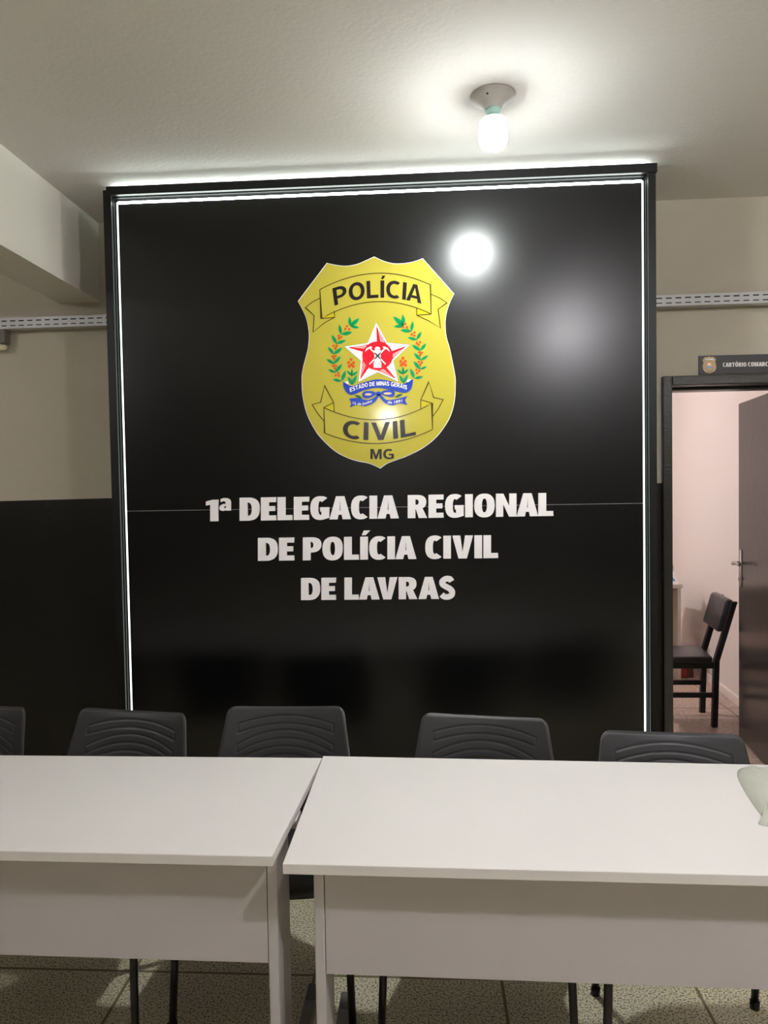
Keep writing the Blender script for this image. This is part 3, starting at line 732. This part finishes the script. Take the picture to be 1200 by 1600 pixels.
for Ar, Br in zip(rings, rings[1:]):
    for i in range(n):
        if len(Br) > 1: bm.faces.new((Ar[i], Ar[(i + 1) % n], Br[(i + 1) % n], Br[i]))
        else: bm.faces.new((Ar[i], Ar[(i + 1) % n], Br[0]))
base = [bm.verts.new((v.co.x, v.co.y, 0.7502)) for v in rings[0]]
for i in range(n): bm.faces.new((rings[0][i], base[i], base[(i + 1) % n], rings[0][(i + 1) % n]))
bm.faces.new(base[::-1])
tag(obj('plastic_bag', bm, m_film, smooth=True), 'crumpled translucent plastic bag lying on the right end of the white desk', 'bag')

# ------------------------------------------------------------------ black plastic chairs
def backrest_bm():
    bm = bmesh.new(); Z0, Z1 = 0.50, 0.825; R = 0.028; NX, NZ = 150, 110
    k1 = [(0.037, 0.83), (0.063, 0.90), (0.084, 1.5), (0.111, 1.45), (0.136, 1.5), (0.162, 1.5), (0.188, 1.5), (0.214, 1.5), (0.240, 1.5), (0.266, 1.5)]
    XE = 0.168
    def hw(z):
        a = (0.195 + (0.24 - 0.195) * min(1, (z - Z0) / 0.1)) if z < 0.6 else 0.24 - (z - 0.6) / (Z1 - 0.6) * 0.035
        for zz, s in ((Z1 - R, 1), (Z0 + R, -1)):
            d = (z - zz) * s
            if d > 0: a -= R - math.sqrt(max(0, R * R - d * d))
        return a
    def groove(x, z):
        g = 0.0; h = Z1 - z
        ls = [zc + k * x * x for zc, k in k1]
        if abs(x) <= XE + 0.001:
            for l in ls: g = max(g, math.exp(-((h - l) / 0.0021) ** 2))
        for i in range(0, len(ls), 2):
            if ls[i] <= h <= ls[i + 1]: g = max(g, math.exp(-((abs(x) - XE) / 0.0021) ** 2))
        return g
    F = []; Bk = []
    zs = [Z0 + (Z1 - Z0) * (0.5 - 0.5 * math.cos(PI * j / NZ)) * 0.35 + (Z1 - Z0) * (j / NZ) * 0.65 for j in range(NZ + 1)]
    for z in zs:
        fr = []; bk = []; h = hw(z)
        for i in range(NX + 1):
            s = -1 + 2 * i / NX; x = s * h
            y = 0.19 + (z - Z0) * 0.22 + 0.25 * (z - 0.62) ** 2 - 0.032 * (x / 0.22) ** 2
            e = min(h - abs(x), Z1 - z, z - Z0)
            rim = 0.007 * (1 - min(1, e / 0.012)) ** 2
            dip = -0.010 * (1 - (x / 0.2) ** 2) * max(0, (z - Z1 + 0.03) / 0.03)
            fr.append(bm.verts.new((x, y - 0.007 + rim + 0.0026 * groove(x, z), z + dip)))
            bk.append(bm.verts.new((x, y + 0.007 - rim, z + dip)))
        F.append(fr); Bk.append(bk)
    for j in range(NZ):
        for i in range(NX):
            bm.faces.new((F[j][i], F[j][i + 1], F[j + 1][i + 1], F[j + 1][i])); bm.faces.new((Bk[j][i], Bk[j + 1][i], Bk[j + 1][i + 1], Bk[j][i + 1]))
        bm.faces.new((F[j][0], F[j + 1][0], Bk[j + 1][0], Bk[j][0])); bm.faces.new((F[j][NX], Bk[j][NX], Bk[j + 1][NX], F[j + 1][NX]))
    for i in range(NX):
        bm.faces.new((F[0][i], Bk[0][i], Bk[0][i + 1], F[0][i + 1])); bm.faces.new((F[NZ][i], F[NZ][i + 1], Bk[NZ][i + 1], Bk[NZ][i]))
    return bm
def seat_bm():
    bm = bmesh.new(); NX, NY = 40, 40; T = []; Bt = []
    for j in range(NY + 1):
        v = -1 + 2 * j / NY; t = []; b = []
        for i in range(NX + 1):
            u = -1 + 2 * i / NX
            # squircle mapping of the square to a rounded outline
            x = u * math.sqrt(1 - 0.22 * v * v) * (0.235 - 0.012 * v); y = v * math.sqrt(1 - 0.22 * u * u) * 0.225 - 0.01
            ed = max(abs(u), abs(v))
            z = 0.452 - 0.012 * (1 - u * u) * (1 - v * v) - (0.02 * max(0, (-v - 0.6) / 0.4) ** 2) - 0.006 * max(0, (ed - 0.93) / 0.07) ** 2
            t.append(bm.verts.new((x, y, z))); b.append(bm.verts.new((x, y, z - 0.012 - 0.014 * max(0, (ed - 0.85) / 0.15) + 0.012 * max(0, (ed - 0.93) / 0.07) ** 2)))
        T.append(t); Bt.append(b)
    for j in range(NY):
        for i in range(NX):
            bm.faces.new((T[j][i], T[j][i + 1], T[j + 1][i + 1], T[j + 1][i])); bm.faces.new((Bt[j][i], Bt[j + 1][i], Bt[j + 1][i + 1], Bt[j][i + 1]))
        bm.faces.new((T[j][0], T[j + 1][0], Bt[j + 1][0], Bt[j][0])); bm.faces.new((T[j][NX], Bt[j][NX], Bt[j + 1][NX], T[j + 1][NX]))
    for i in range(NX):
        bm.faces.new((T[0][i], Bt[0][i], Bt[0][i + 1], T[0][i + 1])); bm.faces.new((T[NY][i], T[NY][i + 1], Bt[NY][i + 1], Bt[NY][i]))
    return bm
GC = 'black plastic chairs behind the desks'
chair = thing('plastic_chair', 'black plastic chair', 'chair', (0, 0, 0), 0, GC)
obj('backrest', backrest_bm(), m_plastic, chair, True)
obj('seat', seat_bm(), m_plastic, chair, True)
for sx in (-1, 1):
    bm = bmesh.new(); tube(bm, fillet([(sx * 0.20, -0.15, 0.424), (sx * 0.25, -0.165, 0.40), (sx * 0.257, -0.19, 0.25), (sx * 0.266, -0.205, 0.012)], 0.03), 0.0112); obj('leg', bm, m_tube, chair, True)
    bm = bmesh.new(); tube(bm, fillet([(sx * 0.20, 0.12, 0.424), (sx * 0.215, 0.14, 0.39), (sx * 0.232, 0.225, 0.012)], 0.03), 0.0112); obj('leg', bm, m_tube, chair, True)
    bm = bmesh.new(); tube(bm, [(sx * 0.266, -0.205, 0.0), (sx * 0.2655, -0.204, 0.026)], 0.014); obj('foot_cap', bm, m_tube, chair, True)
    bm = bmesh.new(); tube(bm, [(sx * 0.232, 0.2255, 0.0), (sx * 0.231, 0.22, 0.026)], 0.014); obj('foot_cap', bm, m_tube, chair, True)
    bm = bmesh.new(); tube(bm, fillet([(sx * 0.15, 0.10, 0.424), (sx * 0.15, 0.205, 0.43), (sx * 0.15, 0.205, 0.52), (sx * 0.15, 0.218, 0.62)], 0.05), 0.010); obj('back_support', bm, m_tube, chair, True)
bm = bmesh.new()
tube(bm, [(-0.205, -0.15, 0.418), (0.205, -0.15, 0.418)], 0.010); tube(bm, [(-0.205, 0.12, 0.418), (0.205, 0.12, 0.418)], 0.010)
for sx in (-1, 1): tube(bm, [(sx * 0.20, -0.15, 0.418), (sx * 0.20, 0.12, 0.418)], 0.010); tube(bm, [(sx * 0.15, -0.15, 0.418), (sx * 0.15, 0.12, 0.418)], 0.008)
obj('seat_frame', bm, m_tube, chair, True)
TOPY = 0.19 + 0.325 * 0.22 + 0.25 * 0.205 ** 2 - 0.028 - 0.012
first = True
for (ul, vl, ur, vr), lab in (((-125, 1100, 45, 1108), 'black plastic chair cut off by the photo edge, leftmost of the row of five'),
                              ((128, 1108, 283, 1117), 'black plastic chair second from the left, below the left light strip of the panel'),
                              ((356, 1106, 536, 1106), 'middle chair of the black row, behind the joint of the two desks'),
                              ((657, 1116, 858, 1126), 'black plastic chair behind the left half of the right desk, turned slightly'),
                              ((948, 1144, 1155, 1151), 'rightmost black plastic chair, in front of the doorway')):
    a = on(ul, vl, 2, 0.822); b = on(ur, vr, 2, 0.822)
    mid = (a + b) / 2; d = b - a; rz = math.atan2(d.y, d.x)
    back = Vector((-math.sin(rz), math.cos(rz), 0))
    loc = mid - back * TOPY; loc.z = 0
    if first: chair.location = loc; chair.rotation_euler = (0, 0, rz); chair['label'] = lab; first = False
    else: dup(chair, lab, loc, rz)

# ------------------------------------------------------------------ things on the back wall
# perforated cable channel
def channel(x0, x1, zl, zr, yf, h):
    bm = bmesh.new(); pitch, sl = 0.0415, 0.026
    rows = [0, 0.010, 0.0145, 0.031, 0.0365, h]          # slots in the 2nd and 4th bands, from below
    n = int((x1 - x0) / pitch)
    zz = lambda x: zl + (zr - zl) * (x - x0) / (x1 - x0)
    xs = []
    for i in range(n): xs += [(x0 + i * pitch, False), (x0 + i * pitch + (pitch - sl), True)]
    xs.append((x0 + n * pitch, False))
    V = {}
    def v(i, j, k=0):
        if (i, j, k) not in V:
            x = xs[i][0]; V[(i, j, k)] = bm.verts.new((x, yf + 0.0015 * k, zz(x) + rows[j]))
        return V[(i, j, k)]
    for i in range(len(xs) - 1):
        for j in range(5):
            hole = xs[i][1] and j in (1, 3)
            if not hole:
                bm.faces.new((v(i, j), v(i + 1, j), v(i + 1, j + 1), v(i, j + 1))); bm.faces.new((v(i, j, 1), v(i, j + 1, 1), v(i + 1, j + 1, 1), v(i + 1, j, 1)))
            else:
                bm.faces.new((v(i, j), v(i, j, 1), v(i + 1, j, 1), v(i + 1, j))); bm.faces.new((v(i, j + 1), v(i + 1, j + 1), v(i + 1, j + 1, 1), v(i, j + 1, 1)))
                bm.faces.new((v(i, j), v(i, j + 1), v(i, j + 1, 1), v(i, j, 1))); bm.faces.new((v(i + 1, j), v(i + 1, j, 1), v(i + 1, j + 1, 1), v(i + 1, j + 1)))
    return bm, zz
yf = 0.325
zl = on(0, 513.5, 1, yf).z; zr = on(1199, 472.5, 1, yf).z
cx0, cx1 = -2.6, 2.2
sl = (zr - zl) / (on(1199, 472.5, 1, yf).x - on(0, 513.5, 1, yf).x); x_a = on(0, 513.5, 1, yf).x
z0c = zl + sl * (cx0 - x_a); z1c = zl + sl * (cx1 - x_a)
bm, zz = channel(cx0, cx1, z0c, z1c, yf, 0.046)
tray = tag(obj('cable_channel', bm, m_galv), 'perforated galvanised cable channel along the wall behind the black panel', 'cable tray')
def slab(bm, x0, x1, y0, y1, a, b):
    return hexa(bm, [(x0, y0, zz(x0) + a), (x1, y0, zz(x1) + a), (x1, y1, zz(x1) + a), (x0, y1, zz(x0) + a)], [(x0, y0, zz(x0) + b), (x1, y0, zz(x1) + b), (x1, y1, zz(x1) + b), (x0, y1, zz(x0) + b)])
bm = bmesh.new(); slab(bm, cx0, cx1, yf, yf + 0.045, -0.0015, 0.0); slab(bm, cx0, cx1, yf + 0.0435, yf + 0.045, 0.0, 0.046)
slab(bm, cx0, cx1, yf, yf + 0.008, 0.046, 0.0475); slab(bm, cx0, cx1, yf + 0.037, yf + 0.045, 0.046, 0.0475)
obj('channel_body', bm, m_galv, tray)
bm = bmesh.new(); slab(bm, cx0, cx1, yf + 0.004, yf + 0.042, 0.002, 0.042)
obj('cables', bm, m_dark, tray)
for xx in (-2.2, -1.42, 1.0, 1.9):
    bm = bmesh.new(); slab(bm, xx, xx + 0.03, yf + 0.045, G, 0.008, 0.04); obj('wall_bracket', bm, m_galv, tray)

jb = thing('junction_box', 'small grey box hung under the cable channel with a cream connector below', 'fixture', (-1.975, 0.34, 2.28))
o = obj('box_body', BM((-2.02, -1.948, 0.325, 0.37, 2.29, zz(-1.98) - 0.0015)), m_boxgrey, bevel=0.002); o.location = -Vector(jb.location); o.parent = jb
bm = bmesh.new(); tube(bm, [(-2.02, 0.345, 2.273), (-1.965, 0.345, 2.275), (-1.953, 0.345, 2.275)], [0.014, 0.014, 0.009]); tube(bm, [(-1.985, 0.345, 2.275), (-1.985, 0.345, 2.295)], 0.008)
o = obj('connector', bm, m_clamp, smooth=True); o.location = -Vector(jb.location); o.parent = jb

# name plate over the doorway
ds = thing('door_plate', 'dark name plate with gold shield and white lettering over the doorway', 'sign', (1.5, G, 2.11))
PY = G - 0.006
def dpl(o): o.parent = ds; o.location = (0, 0, 0); return o
def to_plate(me, y):
    for v in me.vertices:
        q = on(v.co.x, -v.co.y, 1, PY); v.co = (q.x - ds.location.x, y - ds.location.y, q.z - ds.location.z)
    me.update(); return me
pz0, pz1 = on(1092, 585.5, 1, PY), on(1092, 556, 1, PY)
o = obj('plate', BM((pz0.x, 1.83, PY, G, pz0.z, pz1.z)), m_sign, bevel=0.001); o.location = -Vector(ds.location); o.parent = ds
kx, ky = 21.5 / 976.0, 26.5 / 1311.0
E9 = lambda X, Y: (1108.2 + (X - 595) * kx, 570.4 + (Y - 748) * ky)
def plate_flat(name, pl, m, y, parent):
    me = curve_mesh([[(q[0], -q[1]) for q in lp] for lp in pl], 0)
    return link(name, to_plate(me, y), parent, m)
mini = plate_flat('shield_badge', [mp(E9, SO)], m_gold, PY - 0.0006, ds)
bm = bmesh.new()
for pl, mm in (([mp(E9, [(x, y) for x, y in [(330, 270), (600, 220), (870, 270), (870, 380), (600, 345), (330, 390)]])], m_ink), ([mp(E9, [(380, 1110), (600, 1150), (840, 1100), (840, 1200), (600, 1235), (380, 1210)])], m_ink),
               ([mp(E9, disc((600, 690), 120, 14))], m_orange), ([mp(E9, [(400, 860), (600, 830), (810, 860), (780, 980), (430, 980)])], m_blue)):
    plate_flat('badge_mark', pl, mm, PY - 0.001, mini)
bm.free()
me = fit_glyphs('CARTÓRIO COMARCA', 1129.2, 1205.0, lambda x: 573.4 - (x - 1129) * 0.019, 6.6, FACE_HEAVY, 0.08, 0.3)
link('lettering', to_plate(me, PY - 0.0008), ds, m_letter)

# ------------------------------------------------------------------ office furniture seen through the doorway
nb = on(1116, 1136, 2, ZF2); fb = on(1097, 1113, 2, ZF2)
wc = thing('side_chair', 'black wooden side chair with padded seat and back beside the open door', 'chair', (nb.x, nb.y, ZF2))
yw = fb.y - nb.y                                    # width between the back legs
xs_ = fb.x - nb.x
K = lambda x, y, z: (x + xs_ * (y / yw), y, z)         # local: faces -x, y to the far side
def bar(bm, a, b, wx, wy):
    a = Vector(a); b = Vector(b)
    hexa(bm, [(a.x - wx, a.y - wy, a.z), (a.x + wx, a.y - wy, a.z), (a.x + wx, a.y + wy, a.z), (a.x - wx, a.y + wy, a.z)],
         [(b.x - wx, b.y - wy, b.z), (b.x + wx, b.y - wy, b.z), (b.x + wx, b.y + wy, b.z), (b.x - wx, b.y + wy, b.z)]); return bm
top = on(1147, 940, 1, nb.y); SH = on(1116, 1030, 1, nb.y).z - ZF2
bx, bz = top.x - nb.x, top.z - ZF2
for yy in (0, yw):
    bm = bmesh.new(); bar(bm, K(0, yy, 0), K(0.012, yy, SH - 0.01), 0.017, 0.015); bar(bm, K(0.012, yy, SH - 0.01), K(bx, yy, bz), 0.017, 0.015)
    obj('leg', bm, m_wood, wc, bevel=0.003)
    bm = bmesh.new(); bar(bm, K(-0.40, yy, 0), K(-0.39, yy, SH - 0.05), 0.017, 0.015); obj('leg', bm, m_wood, wc, bevel=0.003)
    bm = bmesh.new(); hexa(bm, [K(-0.39, yy - 0.010, 0.185), K(0.0, yy - 0.010, 0.185), K(0.0, yy + 0.010, 0.185), K(-0.39, yy + 0.010, 0.185)], [K(-0.39, yy - 0.010, 0.215), K(0.0, yy - 0.010, 0.215), K(0.0, yy + 0.010, 0.215), K(-0.39, yy + 0.010, 0.215)])
    obj('stretcher', bm, m_wood, wc)
    bm = bmesh.new(); hexa(bm, [K(-0.40, yy - 0.012, SH - 0.055), K(0.01, yy - 0.012, SH - 0.055), K(0.01, yy + 0.012, SH - 0.055), K(-0.40, yy + 0.012, SH - 0.055)], [K(-0.40, yy - 0.012, SH - 0.02), K(0.01, yy - 0.012, SH - 0.02), K(0.01, yy + 0.012, SH - 0.02), K(-0.40, yy + 0.012, SH - 0.02)])
    obj('apron', bm, m_wood, wc)
bm = bmesh.new(); hexa(bm, [K(-0.42, -0.02, SH - 0.022), K(-0.012, -0.02, SH - 0.022), K(-0.012, yw + 0.02, SH - 0.022), K(-0.42, yw + 0.02, SH - 0.022)], [K(-0.42, -0.02, SH + 0.02), K(-0.012, -0.02, SH + 0.02), K(-0.012, yw + 0.02, SH + 0.02), K(-0.42, yw + 0.02, SH + 0.02)])
obj('seat', bm, m_vinyl, wc, smooth=True, bevel=0.014, seg=4)
bk = lambda f: 0.012 + (bx - 0.012) * f
zf = lambda f: (SH - 0.01) + (bz - SH + 0.01) * f
f0, f1 = 0.50, 1.04
bm = bmesh.new(); hexa(bm, [K(bk(f0) - 0.06, -0.03, zf(f0)), K(bk(f0) - 0.012, -0.03, zf(f0)), K(bk(f0) - 0.012, yw + 0.03, zf(f0)), K(bk(f0) - 0.06, yw + 0.03, zf(f0))],
                       [K(bk(f1) - 0.06, -0.03, zf(f1)), K(bk(f1) - 0.012, -0.03, zf(f1)), K(bk(f1) - 0.012, yw + 0.03, zf(f1)), K(bk(f1) - 0.06, yw + 0.03, zf(f1))])
obj('backrest', bm, m_vinyl, wc, smooth=True, bevel=0.018, seg=4)

# desk in the office with a calendar on it
cz = ZF2 + 0.74
dc = on(1067, 913, 2, cz)
od = thing('office_desk', 'cream desk by the office wall, mostly hidden by the door frame', 'desk', (dc.x - 0.6, dc.y + 0.3, ZF2))
def odl(o): o.location = -Vector(od.location); o.parent = od; return o
odl(obj('desk_top', BM((dc.x - 1.2, dc.x, dc.y, dc.y + 0.55, cz - 0.03, cz)), m_cream, bevel=0.003))
odl(obj('side_panel', BM((dc.x - 0.03, dc.x - 0.005, dc.y + 0.03, dc.y + 0.52, ZF2, cz - 0.03)), m_cream))
odl(obj('side_panel', BM((dc.x - 1.19, dc.x - 1.165, dc.y + 0.03, dc.y + 0.52, ZF2, cz - 0.03)), m_cream))
odl(obj('back_panel', BM((dc.x - 1.165, dc.x - 0.03, dc.y + 0.48, dc.y + 0.50, ZF2 + 0.3, cz - 0.03)), m_cream))
cl = thing('desk_calendar', 'white and blue tent card standing on the cream office desk', 'calendar', (dc.x - 0.075, dc.y + 0.085, cz))
hz_ = 0.14
bm = bmesh.new(); hexa(bm, [(-0.14, -0.07, 0), (0.05, -0.07, 0), (0.05, -0.066, 0), (-0.14, -0.066, 0)], [(-0.14, 0.0, hz_), (0.02, 0.0, hz_), (0.02, 0.004, hz_), (-0.14, 0.004, hz_)])
obj('front_page', bm, m_paper, cl)
bm = bmesh.new(); hexa(bm, [(-0.14, -0.060, 0.022), (0.028, -0.060, 0.022), (0.028, -0.0595, 0.0235), (-0.14, -0.0595, 0.0235)], [(-0.14, -0.032, 0.078), (-0.005, -0.032, 0.078), (-0.005, -0.031, 0.079), (-0.14, -0.031, 0.079)])
obj('picture', bm, m_pblue, cl)
bm = bmesh.new(); hexa(bm, [(-0.14, 0.074, 0), (0.072, 0.074, 0), (0.072, 0.078, 0), (-0.14, 0.078, 0)], [(-0.14, 0.004, hz_), (0.036, 0.004, hz_), (0.036, 0.008, hz_), (-0.14, 0.008, hz_)])
obj('back_page', bm, m_cream, cl)
bb = on(1081, 1057, 2, ZF2)
bx_ = thing('storage_box', 'brown box with a red label on the floor beside the office desk', 'box', (bb.x - 0.05, bb.y + 0.03, ZF2))
obj('box_body', BM((-0.05, 0.05, -0.07, 0.07, 0, 0.20)), m_brown, bx_, bevel=0.004)
obj('red_label', BM((-0.049, -0.005, -0.073, -0.0695, 0.01, 0.19)), m_boxred, bx_)
